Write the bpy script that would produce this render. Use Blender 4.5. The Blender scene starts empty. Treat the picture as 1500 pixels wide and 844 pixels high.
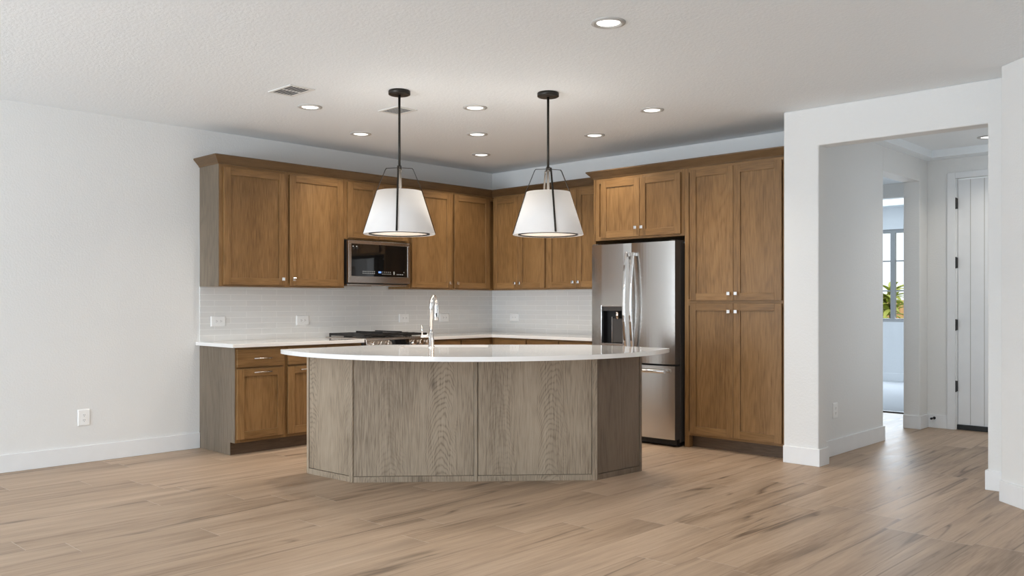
import bpy, bmesh, math, random
from mathutils import Vector, Matrix
random.seed(7)
S = bpy.context.scene
COL = S.collection
PI = math.pi

# ------------------------------------------------------------------ camera, world, light, exposure
cd = bpy.data.cameras.new('camera'); cam = bpy.data.objects.new('camera', cd); COL.objects.link(cam)
cam.location = (7.0923, -7.0719, 1.2524); cam.rotation_euler = (PI/2, 0, 0.7639)
cd.sensor_fit = 'HORIZONTAL'; cd.sensor_width = 36; cd.lens = 36*1265.38/1500; cd.shift_y = 21.1/1500
cd.clip_start = 0.05; cd.clip_end = 200
S.camera = cam
S.view_settings.view_transform = 'Standard'; S.view_settings.look = 'None'
S.view_settings.gamma = 1; S.view_settings.use_curve_mapping = False
S.view_settings.exposure = -0.56
S.cycles.use_denoising = True
S.cycles.max_bounces = 10; S.cycles.diffuse_bounces = 6; S.cycles.glossy_bounces = 5
S.cycles.sample_clamp_indirect = 6
w = bpy.data.worlds.new('sky'); S.world = w; w.use_nodes = True
bg = w.node_tree.nodes['Background']; bg.inputs[0].default_value = (0.86, 0.93, 1.0, 1); bg.inputs[1].default_value = 1.9

def area(name, loc, direction, sx, sy, power, color, shape='RECTANGLE', spread=PI):
    l = bpy.data.lights.new(name, 'AREA'); l.shape = shape; l.size = sx
    if shape in ('RECTANGLE', 'ELLIPSE'): l.size_y = sy
    l.energy = power; l.color = color; l.spread = spread
    o = bpy.data.objects.new(name, l); COL.objects.link(o); o.location = loc
    o.rotation_euler = Vector(direction).to_track_quat('-Z', 'Y').to_euler()
    return o
DAY = (0.79, 0.90, 1.0)
area('daylight_patio_opening', (3.2, -11.42, 1.25), (0, 1, 0), 5.6, 2.3, 235, DAY)
area('added_ceiling_fill', (3.2, -11.40, 0.9), (0, 1, 1.0), 5.6, 1.4, 430, DAY)  # added upward fill at the opening, brightens the ceiling
area('daylight_side_window', (9.92, -8.4, 1.5), (-1, 0, 0), 3.6, 1.9, 25, DAY)
area('daylight_bedroom_window', (1.9, 6.78, 1.68), (0, -1, -0.15), 1.7, 1.4, 120, DAY)
area('added_entry_fill', (5.455, .85, 1.45), (-1, 0, 0), .9, 1.9, 4.5, DAY)  # unseen source added to lift the entry hall
area('added_vestibule_fill', (2.02, 1.5, 1.5), (1, 0, 0), 1.3, 1.2, 8, DAY)  # unseen source added to brighten the jamb and doorway floor

SUN = bpy.data.lights.new('sun', 'SUN'); SUN.energy = 2.2; SUN.angle = math.radians(1); SUN.color = (1, .95, .86)
so = bpy.data.objects.new('sun', SUN); COL.objects.link(so); so.rotation_euler = (math.radians(48), 0, math.radians(-25)); so.location = (0, 0, 12)

# ------------------------------------------------------------------ materials
def new_mat(name):
    m = bpy.data.materials.new(name); m.use_nodes = True
    nt = m.node_tree; b = nt.nodes['Principled BSDF']
    return m, nt, b
def N(nt, t, **kw):
    n = nt.nodes.new(t)
    for k, v in kw.items():
        if k == 'op': n.operation = v
        elif k == 'bt': n.blend_type = v; 
        else: setattr(n, k, v)
    return n
def mix(nt, fac, a, b, bt='MIX'):
    n = nt.nodes.new('ShaderNodeMix'); n.data_type = 'RGBA'; n.blend_type = bt
    for i, v in ((0, fac), (6, a), (7, b)):
        if hasattr(v, 'is_linked') or hasattr(v, 'links'): nt.links.new(v, n.inputs[i])
        else: n.inputs[i].default_value = v
    return n.outputs[2]
def mth(nt, op, a, b=None, c=None):
    n = nt.nodes.new('ShaderNodeMath'); n.operation = op
    for i, v in enumerate((a, b, c)):
        if v is None: continue
        if hasattr(v, 'links'): nt.links.new(v, n.inputs[i])
        else: n.inputs[i].default_value = v
    return n.outputs[0]
def rampn(nt, fac, stops):
    n = nt.nodes.new('ShaderNodeValToRGB'); e = n.color_ramp.elements
    while len(e) < len(stops): e.new(0.5)
    for el, (p, c) in zip(e, stops): el.position = p; el.color = c if len(c) == 4 else (*c, 1)
    nt.links.new(fac, n.inputs[0]); return n.outputs[0]
def plain(name, col, rough=0.5, metal=0.0, spec=0.5, emit=None, es=1.0, coat=0):
    m, nt, b = new_mat(name)
    b.inputs['Base Color'].default_value = (*col, 1); b.inputs['Roughness'].default_value = rough
    b.inputs['Metallic'].default_value = metal; b.inputs['Specular IOR Level'].default_value = spec
    b.inputs['Coat Weight'].default_value = coat
    if emit: b.inputs['Emission Color'].default_value = (*emit, 1); b.inputs['Emission Strength'].default_value = es
    # a faint surface variation, so nothing is a dead flat colour
    tc = N(nt, 'ShaderNodeTexCoord'); no = N(nt, 'ShaderNodeTexNoise'); no.inputs['Scale'].default_value = 9
    nt.links.new(tc.outputs['Object'], no.inputs['Vector'])
    c = mix(nt, no.outputs['Fac'], (*[x*0.97 for x in col], 1), (*[min(1, x*1.03) for x in col], 1))
    nt.links.new(c, b.inputs['Base Color'])
    return m
def paint(name, col, scale=75, bump=0.16, rough=0.75):
    m, nt, b = new_mat(name); b.inputs['Base Color'].default_value = (*col, 1); b.inputs['Roughness'].default_value = rough
    b.inputs['Specular IOR Level'].default_value = 0.25
    g = N(nt, 'ShaderNodeNewGeometry'); no = N(nt, 'ShaderNodeTexNoise'); no.inputs['Scale'].default_value = scale
    no.inputs['Detail'].default_value = 3; no.inputs['Roughness'].default_value = .55
    nt.links.new(g.outputs['Position'], no.inputs['Vector'])
    r = rampn(nt, no.outputs['Fac'], [(0.38, (0, 0, 0)), (0.62, (1, 1, 1))])
    bp = N(nt, 'ShaderNodeBump'); bp.inputs['Strength'].default_value = bump; bp.inputs['Distance'].default_value = 0.004
    nt.links.new(r, bp.inputs['Height']); nt.links.new(bp.outputs[0], b.inputs['Normal'])
    return m
def wood(name, dark, mid, light, axis='z', rough=0.38, knots=0.0, ring=0.55, scale=1.0, arch=0.0, pore=0.5):
    m, nt, b = new_mat(name)
    tc = N(nt, 'ShaderNodeTexCoord'); oi = N(nt, 'ShaderNodeObjectInfo')
    vo = N(nt, 'ShaderNodeVectorMath', op='ADD'); cx = N(nt, 'ShaderNodeCombineXYZ')
    r10 = mth(nt, 'MULTIPLY', oi.outputs['Random'], 37.0)
    for i in range(3): nt.links.new(r10, cx.inputs[i])
    nt.links.new(tc.outputs['Object'], vo.inputs[0]); nt.links.new(cx.outputs[0], vo.inputs[1])
    mp = N(nt, 'ShaderNodeMapping'); nt.links.new(vo.outputs[0], mp.inputs[0])
    mp.inputs['Scale'].default_value = (1, 1, 0.13) if axis == 'z' else (0.13, 0.13, 1)
    # broad figure, drawn out along the grain
    n1 = N(nt, 'ShaderNodeTexNoise'); n1.inputs['Scale'].default_value = 3.4*scale; n1.inputs['Detail'].default_value = 1.5
    n1.inputs['Distortion'].default_value = 0.35
    mpr = N(nt, 'ShaderNodeMapping'); nt.links.new(vo.outputs[0], mpr.inputs[0])
    mpr.inputs['Scale'].default_value = (1, 1, 0.17) if axis == 'z' else (0.17, 0.17, 1)
    nt.links.new(mpr.outputs[0], n1.inputs['Vector'])
    # cathedral figure: thin growth lines that follow the broad figure
    rg = mth(nt, 'MULTIPLY', n1.outputs['Fac'], 90.0); rg = mth(nt, 'SINE', rg); rg = mth(nt, 'MULTIPLY_ADD', rg, 0.5, 0.5)
    rg = mth(nt, 'POWER', rg, 3.0)
    # fine pores
    mp2 = N(nt, 'ShaderNodeMapping'); nt.links.new(vo.outputs[0], mp2.inputs[0])
    mp2.inputs['Scale'].default_value = (1, 1, 0.05) if axis == 'z' else (0.05, 0.05, 1)
    n2 = N(nt, 'ShaderNodeTexNoise'); n2.inputs['Scale'].default_value = 150; n2.inputs['Detail'].default_value = 4
    nt.links.new(mp2.outputs[0], n2.inputs['Vector'])
    n3 = N(nt, 'ShaderNodeTexNoise'); n3.inputs['Scale'].default_value = 3.0; n3.inputs['Detail'].default_value = 5
    nt.links.new(mpr.outputs[0], n3.inputs['Vector'])
    f = mth(nt, 'MULTIPLY_ADD', n2.outputs['Fac'], pore, mth(nt, 'MULTIPLY_ADD', n3.outputs['Fac'], 0.62, 0.25-pore*.5))
    rm = rampn(nt, n3.outputs['Fac'], [(0.35, (0, 0, 0)), (0.6, (1, 1, 1))])
    f = mth(nt, 'SUBTRACT', f, mth(nt, 'MULTIPLY', mth(nt, 'MULTIPLY', rg, rm), 0.16*ring))
    if arch:
        # nested arches of flat-sawn boards: growth lines bent round each board's heart
        sv = N(nt, 'ShaderNodeSeparateXYZ'); nt.links.new(vo.outputs[0], sv.inputs[0])
        na = N(nt, 'ShaderNodeTexNoise'); na.inputs['Scale'].default_value = 6; na.inputs['Detail'].default_value = 3
        ma = N(nt, 'ShaderNodeMapping'); nt.links.new(vo.outputs[0], ma.inputs[0]); ma.inputs['Scale'].default_value = (1, 1, .35)
        nt.links.new(ma.outputs[0], na.inputs['Vector']); wob = mth(nt, 'SUBTRACT', na.outputs['Fac'], 0.5)
        u = mth(nt, 'MULTIPLY', mth(nt, 'ADD', sv.outputs['X'], sv.outputs['Y']), 0.715)
        u = mth(nt, 'MULTIPLY_ADD', wob, 0.10, u)
        up = mth(nt, 'SUBTRACT', mth(nt, 'FRACT', mth(nt, 'DIVIDE', u, 0.37)), 0.5); up = mth(nt, 'MULTIPLY', up, 0.37)
        ph = mth(nt, 'MULTIPLY_ADD', mth(nt, 'MULTIPLY', up, up), 15.0, sv.outputs['Z'])
        ph = mth(nt, 'MULTIPLY_ADD', wob, 0.34, ph)
        ln = mth(nt, 'SINE', mth(nt, 'MULTIPLY', ph, 2*PI/0.042)); ln = mth(nt, 'POWER', mth(nt, 'MULTIPLY_ADD', ln, 0.5, 0.5), 2.5)
        fd = rampn(nt, mth(nt, 'ABSOLUTE', up), [(0.055, (1, 1, 1)), (0.14, (0, 0, 0))])
        pm = rampn(nt, n3.outputs['Fac'], [(0.42, (.15, .15, .15)), (0.58, (1, 1, 1))])
        f = mth(nt, 'SUBTRACT', f, mth(nt, 'MULTIPLY', mth(nt, 'MULTIPLY', mth(nt, 'MULTIPLY', ln, fd), pm), arch))
    c = rampn(nt, f, [(0.36, dark), (0.55, mid), (0.76, light)])
    if knots:
        mk = N(nt, 'ShaderNodeMapping'); nt.links.new(vo.outputs[0], mk.inputs[0]); mk.inputs['Scale'].default_value = (1, 1, 0.55)
        vk = N(nt, 'ShaderNodeTexVoronoi'); vk.inputs['Scale'].default_value = 3.1; nt.links.new(mk.outputs[0], vk.inputs['Vector'])
        k = rampn(nt, vk.outputs['Distance'], [(0.0, (1, 1, 1)), (0.035, (.7, .7, .7)), (0.10, (0, 0, 0))])
        c = mix(nt, mth(nt, 'MULTIPLY', k, knots), c, (*[x*0.5 for x in dark], 1))
    # tone from board to board
    t = mth(nt, 'MULTIPLY_ADD', oi.outputs['Random'], 0.16, 0.92)
    hv = N(nt, 'ShaderNodeHueSaturation'); nt.links.new(c, hv.inputs['Color']); nt.links.new(t, hv.inputs['Value'])
    nt.links.new(hv.outputs[0], b.inputs['Base Color'])
    b.inputs['Roughness'].default_value = rough; b.inputs['Specular IOR Level'].default_value = 0.4
    bp = N(nt, 'ShaderNodeBump'); bp.inputs['Strength'].default_value = 0.12; bp.inputs['Distance'].default_value = 0.001
    nt.links.new(f, bp.inputs['Height']); nt.links.new(bp.outputs[0], b.inputs['Normal'])
    return m
def plank_floor():
    m, nt, b = new_mat('oak plank floor')
    g = N(nt, 'ShaderNodeNewGeometry'); sp = N(nt, 'ShaderNodeSeparateXYZ'); nt.links.new(g.outputs['Position'], sp.inputs[0])
    W, L = 0.2285, 1.52
    xr = mth(nt, 'DIVIDE', mth(nt, 'ADD', sp.outputs['X'], 20-1.965+0.0), W)
    row = mth(nt, 'FLOOR', xr); fx = mth(nt, 'FRACT', xr)
    wn = N(nt, 'ShaderNodeTexWhiteNoise', noise_dimensions='1D'); nt.links.new(row, wn.inputs['W'])
    yr = mth(nt, 'ADD', mth(nt, 'DIVIDE', mth(nt, 'ADD', sp.outputs['Y'], 30), L), mth(nt, 'MULTIPLY', wn.outputs['Value'], 7.3))
    colr = mth(nt, 'FLOOR', yr); fy = mth(nt, 'FRACT', yr)
    cv = N(nt, 'ShaderNodeCombineXYZ'); nt.links.new(row, cv.inputs[0]); nt.links.new(colr, cv.inputs[1])
    wp = N(nt, 'ShaderNodeTexWhiteNoise', noise_dimensions='2D'); nt.links.new(cv.outputs[0], wp.inputs['Vector'])
    # grain, shifted for each plank
    gv = N(nt, 'ShaderNodeCombineXYZ')
    nt.links.new(mth(nt, 'MULTIPLY', sp.outputs['X'], 1.0), gv.inputs[0])
    nt.links.new(mth(nt, 'MULTIPLY_ADD', wp.outputs['Value'], 91.0, mth(nt, 'MULTIPLY', sp.outputs['Y'], 0.055)), gv.inputs[1])
    nt.links.new(mth(nt, 'MULTIPLY', wp.outputs['Value'], 40.0), gv.inputs[2])
    n1 = N(nt, 'ShaderNodeTexNoise'); n1.inputs['Scale'].default_value = 11; n1.inputs['Detail'].default_value = 5; n1.inputs['Roughness'].default_value = .62
    n1.inputs['Distortion'].default_value = 0.3; nt.links.new(gv.outputs[0], n1.inputs['Vector'])
    n2 = N(nt, 'ShaderNodeTexNoise'); n2.inputs['Scale'].default_value = 85; n2.inputs['Detail'].default_value = 3; nt.links.new(gv.outputs[0], n2.inputs['Vector'])
    f = mth(nt, 'MULTIPLY_ADD', n1.outputs['Fac'], 0.62, mth(nt, 'MULTIPLY', n2.outputs['Fac'], 0.34))
    f = mth(nt, 'ADD', f, mth(nt, 'MULTIPLY_ADD', wp.outputs['Value'], 0.12, -0.04))
    c = rampn(nt, f, [(0.30, (.230, .152, .098)), (0.44, (.385, .274, .188)), (0.60, (.470, .345, .245)), (0.78, (.54, .41, .30))])
    # smoky darker patches, strongest towards one end of a plank
    n4 = N(nt, 'ShaderNodeTexNoise'); n4.inputs['Scale'].default_value = 5.0; n4.inputs['Detail'].default_value = 3; n4.inputs['Distortion'].default_value = 1.0
    nt.links.new(gv.outputs[0], n4.inputs['Vector'])
    sm = mth(nt, 'MULTIPLY_ADD', mth(nt, 'POWER', fy, 4.0), 0.16, n4.outputs['Fac'])
    st = rampn(nt, sm, [(0.56, (0, 0, 0)), (0.78, (1, 1, 1))])
    c = mix(nt, mth(nt, 'MULTIPLY', st, 0.46), c, (.175, .117, .076, 1))
    # thin wandering cracks along the grain
    n5 = N(nt, 'ShaderNodeTexNoise'); n5.inputs['Scale'].default_value = 3.3; n5.inputs['Detail'].default_value = 2; n5.inputs['Distortion'].default_value = .4
    nt.links.new(gv.outputs[0], n5.inputs['Vector'])
    cr = mth(nt, 'ABSOLUTE', mth(nt, 'SUBTRACT', n5.outputs['Fac'], 0.52))
    cr = rampn(nt, cr, [(0.0, (1, 1, 1)), (0.012, (0, 0, 0))])
    cm = rampn(nt, n1.outputs['Fac'], [(0.44, (1, 1, 1)), (0.56, (0, 0, 0))])
    c = mix(nt, mth(nt, 'MULTIPLY', mth(nt, 'MULTIPLY', cr, cm), 0.8), c, (.105, .068, .043, 1))
    # seams: long ones dark, butt joints pale
    ex = mth(nt, 'MINIMUM', fx, mth(nt, 'SUBTRACT', 1.0, fx)); sx = mth(nt, 'LESS_THAN', ex, 0.006)
    ey = mth(nt, 'MINIMUM', fy, mth(nt, 'SUBTRACT', 1.0, fy)); sy = mth(nt, 'LESS_THAN', ey, 0.0009)
    c = mix(nt, mth(nt, 'MULTIPLY', sx, 0.5), c, (.10, .063, .040, 1))
    c = mix(nt, mth(nt, 'MULTIPLY', sy, 0.7), c, (.62, .54, .46, 1))
    nt.links.new(c, b.inputs['Base Color'])
    rr = mth(nt, 'MULTIPLY_ADD', n1.outputs['Fac'], 0.16, 0.38); nt.links.new(rr, b.inputs['Roughness'])
    b.inputs['Specular IOR Level'].default_value = 0.42
    bp = N(nt, 'ShaderNodeBump'); bp.inputs['Strength'].default_value = 0.12; bp.inputs['Distance'].default_value = 0.002
    h = mth(nt, 'SUBTRACT', f, mth(nt, 'MULTIPLY', sx, 0.8)); nt.links.new(h, bp.inputs['Height']); nt.links.new(bp.outputs[0], b.inputs['Normal'])
    return m
def tile(name, horiz):
    m, nt, b = new_mat(name)
    g = N(nt, 'ShaderNodeNewGeometry'); sp = N(nt, 'ShaderNodeSeparateXYZ'); nt.links.new(g.outputs['Position'], sp.inputs[0])
    cv = N(nt, 'ShaderNodeCombineXYZ'); nt.links.new(mth(nt, 'ADD', sp.outputs[horiz], 6.02), cv.inputs[0]); nt.links.new(mth(nt, 'SUBTRACT', sp.outputs['Z'], 0.914), cv.inputs[1])
    br = N(nt, 'ShaderNodeTexBrick'); nt.links.new(cv.outputs[0], br.inputs['Vector'])
    br.inputs['Scale'].default_value = 1; br.inputs['Brick Width'].default_value = .305; br.inputs['Row Height'].default_value = .0508
    br.inputs['Mortar Size'].default_value = .0022; br.inputs['Mortar Smooth'].default_value = .3
    br.inputs['Color1'].default_value = (.735, .735, .725, 1); br.inputs['Color2'].default_value = (.765, .765, .75, 1); br.inputs['Mortar'].default_value = (.90, .90, .89, 1)
    nt.links.new(br.outputs['Color'], b.inputs['Base Color']); b.inputs['Roughness'].default_value = 0.16
    no = N(nt, 'ShaderNodeTexNoise'); no.inputs['Scale'].default_value = 14; nt.links.new(g.outputs['Position'], no.inputs['Vector'])
    h = mth(nt, 'SUBTRACT', mth(nt, 'MULTIPLY', no.outputs['Fac'], 0.6), mth(nt, 'MULTIPLY', br.outputs['Fac'], 0.5))
    bp = N(nt, 'ShaderNodeBump'); bp.inputs['Strength'].default_value = 0.35; bp.inputs['Distance'].default_value = 0.003
    nt.links.new(h, bp.inputs['Height']); nt.links.new(bp.outputs[0], b.inputs['Normal'])
    return m
def steel(name, col, rough, axis='z'):
    m, nt, b = new_mat(name); b.inputs['Metallic'].default_value = 1
    tc = N(nt, 'ShaderNodeTexCoord'); mp = N(nt, 'ShaderNodeMapping'); nt.links.new(tc.outputs['Object'], mp.inputs[0])
    mp.inputs['Scale'].default_value = (200, 200, 2) if axis == 'z' else (2, 2, 200)
    no = N(nt, 'ShaderNodeTexNoise'); no.inputs['Scale'].default_value = 2; nt.links.new(mp.outputs[0], no.inputs['Vector'])
    c = mix(nt, no.outputs['Fac'], (*[x*.97 for x in col], 1), (*[min(1, x*1.03) for x in col], 1)); nt.links.new(c, b.inputs['Base Color'])
    nt.links.new(mth(nt, 'MULTIPLY_ADD', no.outputs['Fac'], 0.04, rough-.02), b.inputs['Roughness'])
    return m
def glassm():
    m, nt, b = new_mat('window glass')
    b.inputs['Base Color'].default_value = (1, 1, 1, 1); b.inputs['Roughness'].default_value = 0.0
    b.inputs['Transmission Weight'].default_value = 1; b.inputs['IOR'].default_value = 1.02
    return m
def carpet():
    m, nt, b = new_mat('pale carpet'); b.inputs['Roughness'].default_value = .95; b.inputs['Specular IOR Level'].default_value = .1
    g = N(nt, 'ShaderNodeNewGeometry'); no = N(nt, 'ShaderNodeTexNoise'); no.inputs['Scale'].default_value = 90; no.inputs['Detail'].default_value = 4
    nt.links.new(g.outputs['Position'], no.inputs['Vector'])
    nt.links.new(rampn(nt, no.outputs['Fac'], [(0.3, (.42, .43, .45)), (0.7, (.62, .63, .65))]), b.inputs['Base Color'])
    return m
def lawnm():
    m, nt, b = new_mat('lawn'); b.inputs['Roughness'].default_value = .9
    g = N(nt, 'ShaderNodeNewGeometry'); no = N(nt, 'ShaderNodeTexNoise'); no.inputs['Scale'].default_value = 6; no.inputs['Detail'].default_value = 6
    nt.links.new(g.outputs['Position'], no.inputs['Vector'])
    nt.links.new(rampn(nt, no.outputs['Fac'], [(0.3, (.16, .22, .05)), (0.7, (.36, .42, .14))]), b.inputs['Base Color'])
    return m

M = {}
M['wall'] = paint('white wall paint', (.79, .79, .78))
M['ceil'] = paint('ceiling paint', (.87, .905, .93), scale=60, bump=.22)
M['trim'] = plain('white trim paint', (.82, .83, .84), .4)
M['floor'] = plank_floor()
CW = ((.130, .066, .022), (.222, .120, .045), (.295, .166, .068))
KW = ((.070, .038, .016), (.122, .070, .031), (.165, .098, .046))  # crown wood; shade the lighting leaves out is put into this colour
M['wood'] = wood('stained maple upright grain', *CW, axis='z', pore=.62)
M['woodh'] = wood('stained maple lengthwise grain', *CW, axis='h')
PW = ((.165, .124, .085), (.320, .252, .181), (.40, .322, .238))  # panel veneer, greyed to carry cool daylight in its colour
DW = ((.085, .060, .040), (.160, .116, .080), (.200, .150, .106))  # browner island end; shade missing from the lighting is painted in
EW = ((.110, .084, .058), (.180, .140, .100), (.235, .188, .138))  # darker end stain; its grey also carries the cool daylight
M['veneer'] = wood('veneer greyed for daylight', *PW, axis='z', rough=.45, knots=.75, ring=.3, scale=.9, arch=.15, pore=.62)
M['end'] = wood('cabinet end veneer greyed for daylight', *EW, axis='z', rough=.45, ring=.8)
M['dark'] = wood('brown veneer with painted shade', *DW, axis='z', rough=.5, ring=.6)
M['crown'] = wood('crown moulding wood with painted shade', *KW, axis='h')
M['kick'] = wood('dark toe kick wood', (.060, .036, .020), (.110, .068, .040), (.150, .096, .060), axis='h', rough=.5)
M['quartz'] = plain('white quartz', (.82, .805, .79), .07, coat=.5)
M['tileA'] = tile('glazed tile', 'Y'); M['tileB'] = tile('glazed tile B', 'X')
M['steel'] = steel('brushed stainless', (.56, .54, .52), .19)
M['steelh'] = steel('brushed stainless lengthwise', (.55, .50, .46), .24, 'h')
M['chrome'] = plain('polished chrome', (.86, .86, .86), .07, 1)
M['black'] = plain('black iron', (.014, .013, .013), .45)
M['bronze'] = plain('dark bronze metal', (.030, .026, .022), .36, .6)
M['case'] = plain('dark grey appliance side', (.060, .054, .050), .45)
M['gap'] = plain('black plastic', (.008, .008, .008), .5)
M['bglass'] = plain('black glass', (.006, .006, .006), .04, coat=.6)
M['plate'] = plain('white plastic plate', (.90, .90, .89), .35)
M['slot'] = plain('dark slot', (.05, .05, .05), .6)
M['vent'] = plain('white enamel vent', (.74, .74, .72), .45)
M['ledring'] = plain('white baffle ring', (.50, .49, .47), .4)
M['led'] = plain('lit led lens', (.9, .9, .88), .4, emit=(1, .97, .92), es=3.2)
M['shade'] = plain('lit white fabric shade', (.72, .70, .685), .8, spec=.1, emit=(1, .94, .90), es=.15)
M['diff'] = plain('lit frosted diffuser', (.85, .8, .74), .5, emit=(1, .86, .70), es=.7)
M['mark'] = plain('grey control markings', (.55, .55, .55), .5)
M['blue'] = plain('lit blue clock digits', (.1, .2, .5), .5, emit=(.25, .45, 1), es=1.6)
M['glass'] = glassm(); M['carpet'] = carpet(); M['lawn'] = lawnm()
M['greyframe'] = plain('grey window frame', (.32, .32, .32), .4)
M['blwall'] = paint('cool white bedroom paint', (.80, .81, .82))
M['fence'] = wood('cedar fence', (.48, .24, .10), (.62, .35, .16), (.72, .45, .24), axis='z')
M['leaf'] = plain('yellow green leaf', (.42, .46, .10), .6)
M['trunk'] = plain('palm bark', (.16, .11, .07), .8)
M['handle'] = plain('satin nickel pull', (.66, .61, .56), .18, 1)

# ------------------------------------------------------------------ mesh builder
class MB:
    def __init__(s): s.bm = bmesh.new()
    def face(s, vs, mi=0, smooth=False):
        try:
            f = s.bm.faces.new(vs); f.material_index = mi; f.smooth = smooth; return f
        except ValueError: return None
    def hexa(s, p, mi=0):   # 8 points: bottom 4, top 4
        v = [s.bm.verts.new(q) for q in p]
        for a in ((3, 2, 1, 0), (4, 5, 6, 7), (0, 1, 5, 4), (1, 2, 6, 5), (2, 3, 7, 6), (3, 0, 4, 7)): s.face([v[i] for i in a], mi)
        return s
    def box(s, x0, x1, y0, y1, z0, z1, mi=0):
        return s.hexa([(x0, y0, z0), (x1, y0, z0), (x1, y1, z0), (x0, y1, z0), (x0, y0, z1), (x1, y0, z1), (x1, y1, z1), (x0, y1, z1)], mi)
    def prism(s, poly, z0, z1, mi=0, hole=None):
        b = [s.bm.verts.new((x, y, z0)) for x, y in poly]; t = [s.bm.verts.new((x, y, z1)) for x, y in poly]; n = len(poly)
        for i in range(n): s.face([b[i], b[(i+1) % n], t[(i+1) % n], t[i]], mi)
        s.face(t, mi); s.face(b[::-1], mi)
        return s
    def sweep(s, prof, path, mi=0, closed_prof=True, smooth=False):   # list of rings of points
        rings = [[s.bm.verts.new(p) for p in ring] for ring in path]
        n = len(rings[0])
        for a, b in zip(rings, rings[1:]):
            for i in range(n if closed_prof else n-1): s.face([a[i], a[(i+1) % n], b[(i+1) % n], b[i]], mi, smooth)
        if closed_prof: s.face(rings[0][::-1], mi); s.face(rings[-1], mi)
        return s
    def tube(s, pts, r, n=10, mi=0, flat=None):
        pts = [Vector(p) for p in pts]; rings = []; prev = None
        for i, p in enumerate(pts):
            d = (pts[min(i+1, len(pts)-1)] - pts[max(i-1, 0)]).normalized()
            if prev is None:
                a = Vector((0, 0, 1)) if abs(d.z) < .9 else Vector((1, 0, 0)); u = d.cross(a).normalized()
            else: u = (prev - d*prev.dot(d)).normalized()
            prev = u; v = d.cross(u); rr = r[i] if isinstance(r, (list, tuple)) else r
            rings.append([p + u*math.cos(2*PI*k/n)*rr + v*math.sin(2*PI*k/n)*rr*(flat or 1) for k in range(n)])
        return s.sweep(None, rings, mi, True, True)
    def lathe(s, prof, cx, cy, n=40, mi=0, close=False):   # prof: (r, z)
        rings = []
        for r, z in prof:
            if r < 1e-6: rings.append([s.bm.verts.new((cx, cy, z))])
            else: rings.append([s.bm.verts.new((cx+r*math.cos(2*PI*k/n), cy+r*math.sin(2*PI*k/n), z)) for k in range(n)])
        pairs = list(zip(rings, rings[1:])) + ([(rings[-1], rings[0])] if close else [])
        for a, b in pairs:
            for k in range(n):
                k2 = (k+1) % n
                if len(a) == 1 and len(b) == 1: continue
                if len(a) == 1: s.face([a[0], b[k], b[k2]], mi, True)
                elif len(b) == 1: s.face([a[k], a[k2], b[0]], mi, True)
                else: s.face([a[k], a[k2], b[k2], b[k]], mi, True)
        return s
WL = {}   # world location of each object built here (all of them are only translated)
def link(name, mb, mats, parent=None, bevel=0.0, seg=2, auto=True, normals=True):
    if normals: bmesh.ops.recalc_face_normals(mb.bm, faces=mb.bm.faces)
    vs = [v.co for v in mb.bm.verts]
    c = Vector([(min(v[i] for v in vs)+max(v[i] for v in vs))/2 for i in range(3)])
    if parent is None: c.z = min(v[2] for v in vs)
    bmesh.ops.translate(mb.bm, verts=mb.bm.verts, vec=-c)
    me = bpy.data.meshes.new(name); mb.bm.to_mesh(me); mb.bm.free()
    for m in (mats if isinstance(mats, (list, tuple)) else [mats]): me.materials.append(M[m] if isinstance(m, str) else m)
    o = bpy.data.objects.new(name, me); COL.objects.link(o)
    o.parent = parent; o.location = c - (WL[parent.name] if parent else Vector()); WL[o.name] = c
    if bevel:
        b = o.modifiers.new('bevel', 'BEVEL'); b.width = bevel; b.segments = seg; b.limit_method = 'ANGLE'; b.angle_limit = math.radians(40)
        b.harden_normals = False
    return o
def tag(o, label, cat, group=None, kind=None):
    if label: o['label'] = label
    if cat: o['category'] = cat
    if group: o['group'] = group
    if kind: o['kind'] = kind
    return o
def thing(name, loc, label, cat, group=None):
    o = bpy.data.objects.new(name, None); COL.objects.link(o); o.location = loc; o.empty_display_size = .1
    WL[o.name] = Vector(loc); return tag(o, label, cat, group)
def struct(name, mb, mats, bevel=0, label=None):
    o = link(name, mb, mats, None, bevel); o['kind'] = 'structure'
    if label: o['label'] = label
    return o
def dup(root, loc, label, group=None):
    r = root.copy(); COL.objects.link(r); r.location = loc; r['label'] = label
    if group: r['group'] = group
    for ch in list(root.children):
        c = ch.copy(); COL.objects.link(c); c.parent = r
        for g in ch.children:
            d = g.copy(); COL.objects.link(d); d.parent = c
    return r
# wall frames: (u along the wall, d out of the wall, z)
def WA(u, d, z): return (d, u, z)
def WB(u, d, z): return (u, -d, z)
def bx(mb, W, u0, u1, d0, d1, z0, z1, mi=0):
    return mb.hexa([W(u0, d0, z0), W(u1, d0, z0), W(u1, d1, z0), W(u0, d1, z0), W(u0, d0, z1), W(u1, d0, z1), W(u1, d1, z1), W(u0, d1, z1)], mi)

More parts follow.
